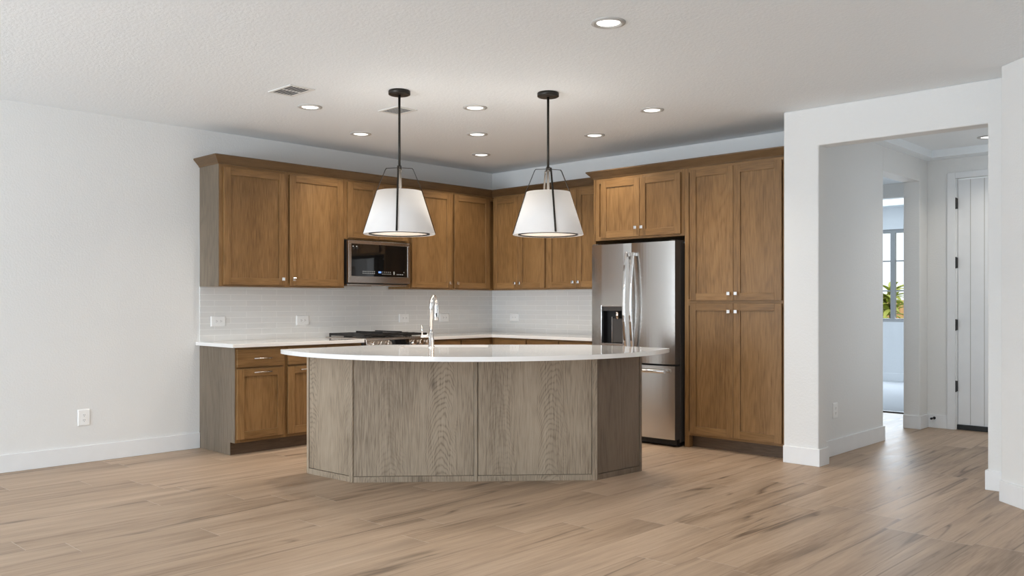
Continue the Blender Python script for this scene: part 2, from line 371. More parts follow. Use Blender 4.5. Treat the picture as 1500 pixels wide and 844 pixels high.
# ------------------------------------------------------------------ room shell
H = 2.743
def B(*a): return MB().box(*a)
struct('floor', B(-.2, 10.2, -11.7, 2.3, -.1, 0).box(1.9, 3.945, 2.3, 3.0, -.1, 0), 'floor')
struct('ceiling', B(-.2, 10.2, -11.7, 2.3, H, H+.12), 'ceil')
struct('wall_left', B(-.15, 0, -11.6, .15, 0, H), 'wall')
struct('wall_back', B(0, 3.945, 0, .15, 0, H), 'wall')
struct('wall_pier', B(3.945, 4.1, -.56, .925, 0, H).box(3.945, 4.1, 1.87, 2.09, 0, H).box(3.945, 4.1, .925, 1.87, 2.45, H), 'wall', .006)
mb = MB()
_p = [(3.942, 0), (4.224, 0), (4.224, 2.45), (5.394, 2.45), (5.394, 0), (5.62, 0), (5.62, H), (3.942, H)]
_f = [mb.bm.verts.new((x, -.70, z)) for x, z in _p]; _b = [mb.bm.verts.new((x, -.55, z)) for x, z in _p]
for i in range(8): mb.face([_f[i], _f[(i+1) % 8], _b[(i+1) % 8], _b[i]])
mb.face(_f); mb.face(_b[::-1])
struct('wall_opening', mb, 'wall', .008)
struct('wall_entry_pier', B(5.47, 5.62, -.55, .35, 0, H).box(5.47, 5.62, 1.35, 2.09, 0, H).box(5.47, 5.62, .35, 1.35, 0, .45).box(5.47, 5.62, .35, 1.35, 2.45, H), 'wall', .004)  # unseen opening in this wall added for the entry fill
struct('wall_right', MB().prism([(5.552, -1.0), (7.4, -2.68), (10.0, -2.68), (10.0, -.70), (5.60, -.70)], 0, H), 'wall', .006)
struct('wall_entry', B(3.945, 4.365, 2.09, 2.25, 0, H).box(4.365, 5.285, 2.09, 2.25, 2.475, H).box(5.285, 5.62, 2.09, 2.25, 0, H), 'wall')
struct('wall_side', B(10, 10.15, -11.6, -10.3, 0, H).box(10, 10.15, -6.5, -.7, 0, H).box(10, 10.15, -10.3, -6.5, 0, .5).box(10, 10.15, -10.3, -6.5, 2.5, H), 'wall')
struct('wall_front', B(-.15, .3, -11.65, -11.5, 0, H).box(6.1, 10.15, -11.65, -11.5, 0, H).box(.3, 6.1, -11.65, -11.5, 2.44, H), 'wall')
struct('ceiling_soffit', B(4.1, 4.205, -.55, 2.09, 2.672, H).box(4.205, 5.47, 1.895, 2.09, 2.672, H).box(5.37, 5.47, -.55, 1.895, 2.672, H).box(4.205, 5.37, -.55, -.45, 2.672, H), 'ceil')
# vestibule and bedroom beyond the hall opening
struct('wall_vestibule', B(1.85, 2.0, .15, .85, 0, 2.7).box(1.85, 2.0, 2.15, 3.0, 0, 2.7).box(1.85, 2.0, .85, 2.15, 0, .9).box(1.85, 2.0, .85, 2.15, 2.1, 2.7).box(1.85, 2.75, 3.0, 3.12, 0, 2.743).box(3.93, 4.1, 2.25, 3.12, 0, 2.743).box(2.75, 3.93, 3.0, 3.12, 2.44, 2.743), 'wall')  # unseen opening in the left wall added for the vestibule fill
struct('ceiling_vestibule', B(2.0, 3.945, .15, 3.0, 2.60, 2.70), 'ceil')
struct('floor_bedroom', B(-.6, 4.6, 3.0, 6.9, -.1, .012), 'carpet')
struct('wall_bedroom', B(-.7, -.55, 3.12, 6.85, 0, H).box(4.5, 4.65, 3.12, 6.85, 0, H).box(-.7, 1.0, 6.85, 7.0, 0, H).box(2.95, 4.65, 6.85, 7.0, 0, H).box(1.0, 2.95, 6.85, 7.0, 0, .945).box(1.0, 2.95, 6.85, 7.0, 2.40, H).box(-.7, 1.85, 3.0, 3.12, 0, H).box(4.1, 4.65, 3.0, 3.12, 0, H), 'blwall')
struct('ceiling_bedroom', B(-.7, 4.65, 3.0, 7.0, H, H+.1), 'ceil')
struct('baseboard_bedroom', B(-.55, 4.5, 6.836, 6.85, .012, .142), 'trim', .003)
struct('trim_threshold', B(2.75, 3.93, 2.97, 3.02, 0, .016), 'case', .003)
# baseboards
BH, BT = .132, .014
struct('baseboard_left', B(0, BT, -11.5, -3.561, 0, BH), 'trim', .003)
struct('baseboard_pier', MB().prism([(3.942, -.70), (3.942, -.70-BT), (4.224+BT, -.70-BT), (4.224+BT, -.55+BT), (4.1+BT, -.55+BT), (4.1+BT, .925+BT), (3.945, .925+BT), (3.945, .925), (4.1, .925), (4.1, -.55), (4.224, -.55), (4.224, -.70)], 0, BH), 'trim', .003)
struct('baseboard_entry', MB().prism([(3.945, 1.87), (3.945, 1.87-BT), (4.1+BT, 1.87-BT), (4.1+BT, 2.09-BT), (4.292, 2.09-BT), (4.292, 2.09), (4.1, 2.09), (4.1, 1.87)], 0, BH), 'trim', .003)
struct('baseboard_right', MB().prism([(5.394-BT, -.55), (5.394-BT, -.70-BT), (5.585, -.70-BT), (5.585, -.70), (5.394, -.70), (5.394, -.55)], 0, BH)
       .prism([(5.552-.010, -1.0-.0157), (7.4-.010, -2.68-.0157), (7.4, -2.68), (5.552, -1.0)], 0, BH), 'trim', .003)
# backsplash
struct('backsplash_left', B(0, .008, -3.56, 0, .914, 1.86), 'tileA')
struct('backsplash_back', B(.008, 1.99, -.008, 0, .914, 1.40), 'tileB')

# entry door
dr = struct('door_1', B(4.375, 5.28, 2.125, 2.17, .05, 2.462), 'trim', .002, 'white entry door with vertical plank grooves')
mbg = MB()
for gx in (4.488, 4.612, 4.74, 4.865, 4.99, 5.115): mbg.box(gx-.003, gx+.003, 2.1235, 2.127, .055, 2.458)
link('groove', mbg, M['ledring'], dr)
for hz in (2.227, 1.643, 1.031, .427): link('hinge', B(4.352, 4.374, 2.078, 2.128, hz-.052, hz+.052).tube([(4.366, 2.080, hz-.056), (4.366, 2.080, hz+.056)], .009), 'gap', dr, .001)
link('door_sweep', B(4.372, 5.282, 2.10, 2.16, .004, .05), 'gap', dr)
struct('trim_1', B(4.292, 4.366, 2.068, 2.09, 0, 2.53).box(5.285, 5.36, 2.068, 2.09, 0, 2.53).box(4.366, 5.285, 2.068, 2.09, 2.472, 2.53).box(4.350, 4.372, 2.09, 2.18, 0, 2.47), 'trim', .003)

# bedroom window and what stands outside
fr = struct('window_1', B(1.0, 2.95, 6.87, 6.94, .945, 1.0).box(1.0, 2.95, 6.87, 6.94, 2.345, 2.40).box(1.0, 1.05, 6.87, 6.94, 1.0, 2.345).box(2.9, 2.95, 6.87, 6.94, 1.0, 2.345), 'greyframe', .003)
link('stile', B(1.985, 2.055, 6.875, 6.935, 1.0, 2.345), 'greyframe', fr)
link('grid_bar', B(1.05, 2.9, 6.895, 6.915, 1.424, 1.444).box(1.05, 2.9, 6.895, 6.915, 1.893, 1.913), 'greyframe', fr)
link('pane', B(1.05, 1.985, 6.902, 6.908, 1.0, 2.345), 'glass', fr); link('pane', B(2.055, 2.9, 6.902, 6.908, 1.0, 2.345), 'glass', fr)
struct('ground', B(-14, 14, 7.0, 40, -.2, -.05), 'lawn', 0, 'green lawn outside the bedroom window')
fen = thing('wooden_fence', (1, 13.5, -.05), 'orange brown board fence outside the bedroom window', 'fence')
mbf = MB()
for i in range(70): mbf.box(-5+.14*i, -5+.14*i+.132, 13.5, 13.53, -.05, 1.30+.004*(i % 3))
link('board', mbf, 'fence', fen); link('rail', B(-5, 4.8, 13.53, 13.57, .3, .39).box(-5, 4.8, 13.53, 13.57, 1.0, 1.09), 'fence', fen)
def palm(x, y, h, n, ln, label, seed):
    rnd = random.Random(seed); t = thing('palm_plant', (x, y, -.05), label, 'plant')
    mb = MB(); mb.tube([(x, y, -.05), (x+.03, y, h*.5), (x, y+.02, h)], [.07, .05, .045], 8); link('stem', mb, 'trunk', t)
    mb = MB()
    for k in range(n):
        a = rnd.uniform(0, 2*PI); e = rnd.uniform(.2, 1.25); L = ln*rnd.uniform(.7, 1.1); z0 = h-rnd.uniform(0, .35*h)
        prev = None
        for i in range(7):
            q = i/6; r = L*q*math.cos(e*(1-.5*q)); z = z0+L*(q*math.sin(e)-.55*q*q)
            c = Vector((x+r*math.cos(a), y+r*math.sin(a), z)); sd = Vector((-math.sin(a), math.cos(a), 0))
            wd = .05*math.sin(PI*min(1, q*.9+.1))+.004
            cur = [mb.bm.verts.new(c+sd*wd+Vector((0, 0, -.4*wd))), mb.bm.verts.new(c), mb.bm.verts.new(c-sd*wd+Vector((0, 0, -.4*wd)))]
            if prev: mb.face([prev[0], prev[1], cur[1], cur[0]]); mb.face([prev[1], prev[2], cur[2], cur[1]])
            prev = cur
    link('leaves', mb, 'leaf', t, normals=False)
palm(.62, 10.6, 1.50, 44, .62, 'taller palm on the right outside the bedroom window', 3)
palm(-.12, 12.2, 1.40, 44, .60, 'lower palm on the left outside the bedroom window', 5)
def shrub(x, y, r, label, seed):
    rnd = random.Random(seed); t = thing('shrub', (x, y, -.05), label, 'shrub'); mb = MB()
    for k in range(260):
        d = Vector((rnd.gauss(0, 1), rnd.gauss(0, 1), abs(rnd.gauss(0, 1)))).normalized()*r*rnd.uniform(.5, 1); c = Vector((x, y, .05))+Vector((d.x, d.y, d.z*1.5))
        u = Vector((rnd.gauss(0, 1), rnd.gauss(0, 1), rnd.gauss(0, 1))).normalized()*.07; v = u.cross(Vector((rnd.random(), rnd.random(), 1))).normalized()*.035
        mb.face([mb.bm.verts.new(p) for p in (c-u, c+v, c+u, c-v)])
    link('foliage', mb, 'leaf', t, normals=False); link('stem', MB().tube([(x, y, -.05), (x, y, .5)], .03, 6), 'trunk', t)
shrub(-.15, 13.0, .50, 'low green shrub in front of the board fence', 11)

# ------------------------------------------------------------------ cabinets
FR = .062
def door_mb(W, u0, u1, z0, z1, d, th=.020, fr=FR, rec=.010):
    mb = MB()
    bx(mb, W, u0, u0+fr, d-th, d, z0, z1, 0); bx(mb, W, u1-fr, u1, d-th, d, z0, z1, 0)
    bx(mb, W, u0+fr, u1-fr, d-th, d, z1-fr, z1, 1); bx(mb, W, u0+fr, u1-fr, d-th, d, z0, z0+fr, 1)
    bx(mb, W, u0+fr-.001, u1-fr+.001, d-th+.002, d-rec, z0+fr-.001, z1-fr+.001, 0)
    return mb
def knob(W, u, z, d, parent):
    mb = MB(); bx(mb, W, u-.006, u+.006, d, d+.016, z-.006, z+.006); bx(mb, W, u-.0145, u+.0145, d+.016, d+.028, z-.0145, z+.0145)
    return link('knob', mb, 'chrome', parent, .002)
def pull(W, u, z, d, parent, ln=.165):
    mb = MB()
    for s in (-1, 1): mb.tube([W(u+s*(ln/2-.02), d, z), W(u+s*(ln/2-.02), d+.030, z)], .005, 8)
    mb.tube([W(u-ln/2, d+.030, z), W(u+ln/2, d+.030, z)], .006, 10)
    return link('pull', mb, 'handle', parent)
def add_door(W, root, u0, u1, z0, z1, d, k=None, kz=None, label=None):
    o = link('door', door_mb(W, u0, u1, z0, z1, d), ['wood', 'woodh'], root, .0018)
    if k: knob(W, u1-.032 if k == 'R' else u0+.032, kz, d, o)
    return o
def face_frame(W, u0, u1, z0, z1, d, ups, rails, th=.019, w=.04):
    mb = MB()
    for u in ups: bx(mb, W, u-w/2 if u not in (u0, u1) else (u0 if u == u0 else u1-w), u+w/2 if u not in (u0, u1) else (u0+w if u == u0 else u1), d-th, d, z0, z1, 0)
    for z in rails:
        a, b2 = z
        bx(mb, W, u0+w*.5, u1-w*.5, d-th+.001, d-.0005, a, b2, 1)
    return mb
# uppers
UZ0, UZ1 = 1.388, 2.412
UD = .335     # face of the frames; doors stand 20 mm proud
def upper(W, u0, u1, doors, label, z0=UZ0, z1=UZ1, end=None, d=UD, dz=None, kz=None, back=.002, top=None):
    c = (u0+u1)/2; t = thing('upper_cabinet', W(c, d*.5, z0), label, 'cabinet', 'wall cabinets')
    e0 = .005 if end == 'L' else 0
    mb = MB(); bx(mb, W, u0+e0, u1, back, d-.019, z0, z1, 0); link('carcass', mb, 'wood', t)
    inner = [(doors[i][1]+doors[i+1][0])/2 for i in range(len(doors)-1)]
    link('face_frame', face_frame(W, u0+e0, u1, z0, z1, d, [u0+e0]+inner+[u1], [(z0, z0+.035), (z1-.045, z1)]), ['wood', 'woodh'], t, .001)
    if end == 'L':
        mb = MB(); bx(mb, W, u0, u0+.005, back, d, z0-.001, z1, 0); link('end_panel', mb, 'end', t, .001)
    a, b2 = dz or (z0+.014, z1-.022)
    for (x0, x1, k) in doors: add_door(W, t, x0, x1, a, b2, d+.020, k, (kz or a+.055))
    return t
upper(WA, -3.560, -2.300, [(-3.520, -2.938, 'R'), (-2.890, -2.325, 'L')], 'wall cabinet left of the microwave with exposed greyish end panel', end='L')
upper(WA, -2.300, -1.520, [(-2.270, -1.913, 'R'), (-1.909, -1.548, 'L')], 'short wall cabinet directly above the microwave', z0=1.848, dz=(1.864, 2.390))
upper(WA, -1.520, -.002, [(-1.492, -.958, 'R'), (-.914, -.388, 'L')], 'wall cabinet between the microwave and the corner')
upper(WB, .357, 1.142, [(.372, .744, 'R'), (.748, 1.124, 'L')], 'wall cabinet right of the corner, behind right pendant')
upper(WB, 1.142, 1.985, [(1.160, 1.550, 'R'), (1.554, 1.945, 'L')], 'wall cabinet next to the refrigerator panel')
# crown mouldings
def crown_path(pts, prof):     # pts: list of (x, y, nx, ny) mitre direction; prof: list of (out, z)
    return [[(x+nx*o, y+ny*o, z) for (o, z) in prof] for (x, y, nx, ny) in pts]
PROF = [(-.02, 2.412), (.004, 2.412), (.010, 2.424), (.030, 2.446), (.052, 2.470), (.056, 2.474), (.056, 2.485), (-.02, 2.485)]
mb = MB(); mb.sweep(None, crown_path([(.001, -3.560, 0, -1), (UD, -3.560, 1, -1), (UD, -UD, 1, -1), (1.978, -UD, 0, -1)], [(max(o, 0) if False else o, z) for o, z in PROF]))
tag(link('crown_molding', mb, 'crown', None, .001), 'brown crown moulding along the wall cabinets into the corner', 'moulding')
TD = .625
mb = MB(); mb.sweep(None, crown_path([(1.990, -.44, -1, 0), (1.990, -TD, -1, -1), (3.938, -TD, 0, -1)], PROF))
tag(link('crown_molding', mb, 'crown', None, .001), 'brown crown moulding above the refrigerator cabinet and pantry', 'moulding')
# refrigerator surround
t = upper(WB, 2.014, 2.990, [(2.090, 2.526, 'R'), (2.530, 2.958, 'L')], 'deep cabinet above the refrigerator', z0=1.832, d=TD, dz=(1.852, 2.384), kz=1.930)
link('side_panel', MB().box(1.990, 2.012, -.627, -.010, 0, 2.412), 'wood', t, .001)
# pantry
t = thing('pantry_cabinet', (3.45, -.32, 0), 'tall four-door pantry cabinet right of the refrigerator', 'cabinet')
link('carcass', MB().box(2.992, 3.925, -TD+.019, -.002, .105, 2.412), 'wood', t)
link('face_frame', face_frame(WB, 2.992, 3.938, .105, 2.412, TD, [2.992, 3.938], [(.105, .14), (1.225, 1.28), (2.375, 2.412)]), ['wood', 'woodh'], t, .001)
link('leg_panel', MB().box(2.992, 3.036, -TD, -TD+.06, 0, .105), 'wood', t); link('toe_kick', MB().box(3.0, 3.938, -.548, -.53, 0, .106), 'kick', t)
for (a, b2, z0, z1, kz) in ((3.052, 3.468, 1.268, 2.388, 1.326), (3.052, 3.468, .128, 1.244, 1.176)):
    add_door(WB, t, a, b2, z0, z1, TD+.020, 'R', kz); add_door(WB, t, 3.471, 3.896, z0, z1, TD+.020, 'L', kz)
# base cabinets
BD = .605
def base(W, u0, u1, fronts, label, end=None, kick=True, name='base_cabinet'):
    t = thing(name, W((u0+u1)/2, .3, 0), label, 'cabinet', 'base cabinets')
    e0 = .006 if end else 0
    mb = MB(); bx(mb, W, u0+e0, u1, .002, BD-.019, .105, .884); link('carcass', mb, 'wood', t)
    link('face_frame', face_frame(W, u0+e0, u1, .105, .884, BD, [u0+e0, u1], [(.105, .14), (.69, .725), (.862, .884)]), ['wood', 'woodh'], t, .001)
    mb = MB(); bx(mb, W, u0+e0, u1, .50, .525, 0, .106); link('toe_kick', mb, 'kick', t)
    if end:
        mb = MB(); bx(mb, W, u0, u0+e0, .002, BD, .105, .884); bx(mb, W, u0, u0+e0, .002, .530, 0, .105); link('end_panel', mb, 'end', t, .001)
    for (x0, x1, pl) in fronts:
        mb = MB(); bx(mb, W, x0, x1, BD, BD+.020, .722, .866); dd = link('drawer', mb, 'woodh', t, .002)
        pull(W, (x0+x1)/2, .790, BD+.020, dd)
        d2 = add_door(W, t, x0, x1, .132, .706, BD+.020)
        if pl: pull(W, (x0+x1)/2, .676, BD+.020, d2)
    return t
base(WA, -3.560, -3.094, [(-3.545, -3.114, True)], 'base cabinet with grey end panel at the open end of counter', end=True)
base(WA, -3.094, -2.300, [(-3.074, -2.700, True), (-2.690, -2.320, True)], 'base cabinet between end cabinet and range, mostly behind island')
base(WA, -1.518, -.607, [(-1.500, -1.080, True), (-1.060, -.660, True)], 'base cabinet right of the range, behind the island faucet')
base(WB, .606, 1.120, [(.660, 1.105, True)], 'base cabinet just right of the counter corner')
base(WB, 1.120, 1.988, [(1.135, 1.545, True), (1.555, 1.970, True)], 'base cabinet beside the refrigerator, behind the island')
# counters
tag(link('countertop', MB().box(.009, .650, -3.600, -2.297, .884, .914), 'quartz', None, .003), 'white quartz counter left of the range', 'countertop')
tag(link('countertop', MB().prism([(.009, -1.521), (.650, -1.521), (.650, -.650), (1.987, -.650), (1.987, -.009), (.009, -.009)], .884, .914), 'quartz', None, .003), 'white quartz corner counter right of the range', 'countertop')

# ------------------------------------------------------------------ range
y0, y1 = -2.290, -1.528; yc = (y0+y1)/2
t = thing('range', (.33, yc, 0), 'stainless gas range set in the counter behind the island', 'range')
link('body', MB().box(.02, .630, y0, y1, .03, .895), 'case', t)
link('cooktop', MB().box(.02, .660, y0, y1, .895, .922), 'steelh', t, .003)
mb = MB(); mb.hexa([(.630, y0, .800), (.690, y0, .800), (.690, y1, .800), (.630, y1, .800), (.630, y0, .905), (.665, y0, .910), (.665, y1, .910), (.630, y1, .905)])
cp = link('control_panel', mb, 'steelh', t, .003)
link('display', MB().hexa([(.684, yc-.115, .825), (.692, yc-.115, .825), (.692, yc+.115, .825), (.684, yc+.115, .825), (.668, yc-.115, .90), (.672, yc-.115, .902), (.672, yc+.115, .902), (.668, yc+.115, .90)]), 'bglass', cp)
for ky in (y0+.06, y0+.145, y0+.23, y1-.23, y1-.145, y1-.06):
    link('knob', MB().tube([(.676, ky, .862), (.690, ky, .866), (.722, ky, .874), (.726, ky, .875)], [.030, .030, .024, .020], 18), 'handle', cp)
ov = link('oven_door', MB().box(.630, .668, y0+.004, y1-.004, .20, .785), 'steelh', t, .003)
link('window', MB().box(.667, .670, y0+.10, y1-.10, .33, .66), 'bglass', ov)
mb = MB(); mb.tube([(.715, y0+.05, .745), (.715, y1-.05, .745)], .012, 12)
for s in (y0+.09, y1-.09): mb.tube([(.668, s, .745), (.715, s, .745)], .009, 8)
link('handle', mb, 'chrome', ov)
link('drawer', MB().box(.630, .664, y0+.004, y1-.004, .05, .19), 'steelh', t, .003)
for (a, b2) in ((y0+.012, y0+.262), (yc-.122, yc+.122), (y1-.262, y1-.012)):
    mb = MB(); X0, X1 = .060, .640
    for gy in (a, b2-.014): mb.box(X0, X1, gy, gy+.014, .935, .955)
    for gx in (X0, X0+.19, X0+.28, X1-.20, X1-.014): mb.box(gx, gx+.014, a, b2, .937, .957)
    mb.box(X0, X1, (a+b2)/2-.006, (a+b2)/2+.006, .937, .957)
    for gx in (X0, X1-.014):
        for gy in (a, b2-.014): mb.box(gx, gx+.014, gy, gy+.014, .921, .937)
    link('grate', mb, 'black', t, .002)
    for gx in (.20, .49):
        link('burner', MB().lathe([(0, .922), (.045, .922), (.045, .930), (.032, .934), (.030, .944), (0, .945)], gx, (a+b2)/2, 20), 'black', t)
gr = MB().box(.15, .56, yc-.115, yc+.115, .957, .966); 
for s in (-1, 1): gr.box(.15, .56, yc+s*.115-.006, yc+s*.115+.006, .957, .975)
link('griddle', gr, 'black', t, .002)

# ------------------------------------------------------------------ microwave
t = thing('microwave', (.2, -1.93, 1.425), 'stainless over-the-range microwave with black glass door', 'microwave')
y0, y1 = -2.297, -1.558
link('body', MB().box(.010, .368, y0+.006, y1-.004, 1.428, 1.840), 'gap', t)
mb = MB()
X0, X1 = .370, .402
for a in ((y0, y1, 1.806, 1.836), (y0, y1, 1.437, 1.500), (y0, y0+.034, 1.500, 1.806), (y1-.030, y1, 1.500, 1.806)): mb.box(X0, X1, *a)
df = link('door', mb, 'steelh', t, .002)
gl = link('glass', MB().box(X0+.004, X1-.003, y0+.033, y1-.029, 1.499, 1.807), 'bglass', df)
def mark(ks, st, w_, off, z0, z1): 
    for k in range(ks): link('control_mark', MB().box(X1-.0034, X1-.0024, y0+off+k*st, y0+off+k*st+w_, z0, z1), 'mark', gl)
mark(7, .022, .009, .165, 1.545, 1.551); mark(7, .022, .009, .165, 1.527, 1.533)
mark(5, .024, .007, .395, 1.543, 1.549); mark(6, .020, .007, .395, 1.524, 1.530)
mark(4, .022, .010, .575, 1.522, 1.529); mark(1, 0, .011, .535, 1.523, 1.553); mark(2, .04, .010, .05, 1.777, 1.786); mark(1, 0, .008, .66, 1.545, 1.551)
mb = MB()
for k in range(3): mb.box(X1-.0032, X1-.0022, y0+.352+k*.011, y0+.360+k*.011, 1.535, 1.551)
link('clock', mb, 'blue', gl)
link('vent_hood', MB().box(.02, .372, y0+.01, y1-.01, 1.412, 1.428).box(.30, .36, y0+.02, y0+.30, 1.405, 1.412), 'steelh', t, .002)

# ------------------------------------------------------------------ refrigerator
t = thing('refrigerator', (2.51, -.4, 0), 'stainless french-door refrigerator with ice and water dispenser', 'refrigerator')
link('case', MB().box(2.060, 2.966, -.655, -.03, .035, 1.770), 'case', t, .004)
link('grille', MB().box(2.07, 2.96, -.70, -.62, .012, .062), 'gap', t)
def bulged(x0, x1, z0, z1, yb=-.662, yf=-.742, bulge=.011, cut=None, n=14):
    mb = MB(); xs = [x0+(x1-x0)*i/n for i in range(n+1)]
    zs = [z0, z1]
    if cut:
        xs = sorted(set([x for x in xs if not (cut[0]-.012 < x < cut[1]+.012)]+[cut[0], cut[1]])); zs = [z0, cut[2], cut[3], z1]
    def fy(x): q = (x-x0)/(x1-x0)*2-1; return yf-bulge*(1-q*q)
    g = {}
    for i, x in enumerate(xs):
        for j, z in enumerate(zs): g[i, j] = mb.bm.verts.new((x, fy(x), z))
    for i in range(len(xs)-1):
        for j in range(len(zs)-1):
            if cut and xs[i] >= cut[0]-1e-6 and xs[i+1] <= cut[1]+1e-6 and j == 1: continue
            mb.face([g[i, j], g[i+1, j], g[i+1, j+1], g[i, j+1]])
    nb, tb = len(xs)-1, len(zs)-1
    bb = {(i, j): mb.bm.verts.new((xs[i*nb], yb, zs[j*tb])) for i in (0, 1) for j in (0, 1)}
    mb.face([g[i, tb] for i in range(nb+1)]+[bb[1, 1], bb[0, 1]]); mb.face([bb[0, 0], bb[1, 0]]+[g[i, 0] for i in range(nb, -1, -1)])
    mb.face([bb[0, 0]]+[g[0, j] for j in range(tb+1)]+[bb[0, 1]], 2); mb.face([bb[1, 1]]+[g[nb, j] for j in range(tb, -1, -1)]+[bb[1, 0]], 2)
    mb.face([bb[0, 0], bb[0, 1], bb[1, 1], bb[1, 0]])
    if cut:   # walls of the dispenser well
        i0 = xs.index(cut[0]); i1 = xs.index(cut[1]); D = -.668
        q = [(cut[0], cut[2]), (cut[1], cut[2]), (cut[1], cut[3]), (cut[0], cut[3])]
        fv = [g[i0, 1], g[i1, 1], g[i1, 2], g[i0, 2]]; rv = [mb.bm.verts.new((x, D, z)) for x, z in q]
        seq_b = [g[i, 1] for i in range(i0, i1+1)]; seq_t = [g[i, 2] for i in range(i0, i1+1)]
        mb.face(seq_b+[rv[1], rv[0]], 1); mb.face(seq_t[::-1]+[rv[3], rv[2]], 1)
        mb.face([fv[0], rv[0], rv[3], fv[3]], 1); mb.face([rv[1], fv[1], fv[2], rv[2]], 1); mb.face(rv, 1)
    return mb
ld = link('door', bulged(2.062, 2.511, .716, 1.783, cut=(2.182, 2.425, .878, 1.216)), ['steel', 'gap', 'case'], t)
rd = link('door', bulged(2.517, 2.968, .716, 1.783), ['steel', 'gap', 'case'], t)
fd = link('drawer', bulged(2.062, 2.968, .066, .700), ['steel', 'gap', 'case'], t)
FY = -.752
ds = link('dispenser_frame', MB().box(2.172, 2.184, FY-.004, FY+.03, .866, 1.228).box(2.423, 2.435, FY-.004, FY+.03, .866, 1.228).box(2.184, 2.423, FY-.004, FY+.03, .866, .880).box(2.184, 2.423, FY-.004, FY+.03, 1.214, 1.228), 'steel', ld, .002)
link('dispenser_top', MB().box(2.186, 2.421, -.735, -.67, 1.176, 1.213), 'case', ld)
link('nozzle', MB().lathe([(0, 1.178), (.022, 1.178), (.020, 1.13), (.014, 1.10), (0, 1.10)], 2.330, -.705, 16), 'handle', ld)
link('paddle', MB().box(2.275, 2.385, -.705, -.690, .885, 1.105), 'case', ld, .003)
link('glass_strip', MB().box(2.268, 2.275, -.712, -.690, .885, 1.12), 'steel', ld)
def fhandle(x, parent):
    mb = MB(); pts = []; z0, z1 = .80, 1.70
    for i in range(17):
        q = i/16; z = z0+(z1-z0)*q; pts.append((x, FY-.020-.046*math.sin(PI*q)**.8, z))
    rings = []
    for p in pts: rings.append([(p[0]-.012, p[1]-.008, p[2]), (p[0]+.012, p[1]-.008, p[2]), (p[0]+.014, p[1]+.006, p[2]), (p[0]-.014, p[1]+.006, p[2])])
    mb.sweep(None, rings)
    for z in (z0+.02, z1-.02): mb.box(x-.010, x+.010, FY-.022, FY+.012, z-.016, z+.016)
    link('handle', mb, 'chrome', parent, .004, 3)
fhandle(2.478, ld); fhandle(2.550, rd)
mb = MB(); mb.tube([(2.13, FY-.045, .655), (2.90, FY-.045, .655)], .017, 14)
for x in (2.16, 2.87): mb.tube([(x, FY+.012, .655), (x, FY-.045, .655)], .012, 10)
link('handle', mb, 'chrome', fd)
for hx0 in (2.065, 2.90): link('hinge_cover', MB().box(hx0, hx0+.065, -.735, -.60, 1.770, 1.792), 'case', t, .003)
link('foot', MB().lathe([(0, 0), (.018, 0), (.018, .04), (0, .04)], 2.93, -.64, 12), 'gap', t); link('foot', MB().lathe([(0, 0), (.018, 0), (.018, .04), (0, .04)], 2.10, -.64, 12), 'gap', t)

# ------------------------------------------------------------------ island
t = thing('kitchen_island', (2.5, -2.6, 0), 'grey brown wood island with angled ends under the curved white top', 'kitchen island')
A_, B_, D_, E_ = Vector((1.627, -3.540)), Vector((2.146, -3.508)), Vector((3.317, -2.263)), Vector((3.349, -1.770))
mb = MB(); ins = .016
mb.prism([(1.645, -3.520), (2.140, -3.490), (3.300, -2.257), (3.330, -1.785), (2.87, -1.72), (1.63, -2.90)], .02, .66)
_o = [(1.645, -3.520), (2.140, -3.490), (3.300, -2.257), (3.330, -1.785), (2.87, -1.72), (1.63, -2.90)]
_c = Vector((2.5, -2.63))
_i = [tuple(_c+(Vector(p)-_c)*.93) for p in _o]
for k in range(6):
    q = [_o[k], _o[(k+1) % 6], _i[(k+1) % 6], _i[k]]; mb.hexa([(x, y, .66) for x, y in q]+[(x, y, .884) for x, y in q])
cc = link('carcass', mb, 'veneer', t)
def panel(name, P, Q, a, b2, z0, z1, o0, o1, mat='veneer', bevel=.0012):
    d = (Q-P).normalized(); n = Vector((d.y, -d.x)); L = (Q-P).length
    p = [P+d*a+n*o0, P+d*b2+n*o0, P+d*b2+n*o1, P+d*a+n*o1]
    m = MB(); m.hexa([(v.x, v.y, z0) for v in p]+[(v.x, v.y, z1) for v in p]); return link(name, m, mat, t, bevel)
Mid = (B_+D_)/2
for (P, Q, s0, s1) in ((A_, B_, .022, .040), (B_, Mid, .006, .012), (Mid, D_, .012, .036), (D_, E_, .012, .020)):
    L = (Q-P).length
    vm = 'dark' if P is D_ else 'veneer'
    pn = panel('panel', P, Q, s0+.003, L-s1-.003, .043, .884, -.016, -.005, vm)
    if P is D_: pn['label'] = 'brown end panel with painted shade facing the refrigerator side'
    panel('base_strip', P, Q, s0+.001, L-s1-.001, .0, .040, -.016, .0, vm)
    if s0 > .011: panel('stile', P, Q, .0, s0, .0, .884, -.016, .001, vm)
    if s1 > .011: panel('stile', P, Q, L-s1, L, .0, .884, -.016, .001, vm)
panel('stile', B_, Mid, (Mid-B_).length-.011, (Mid-B_).length+.011, 0, .884, -.016, .003)
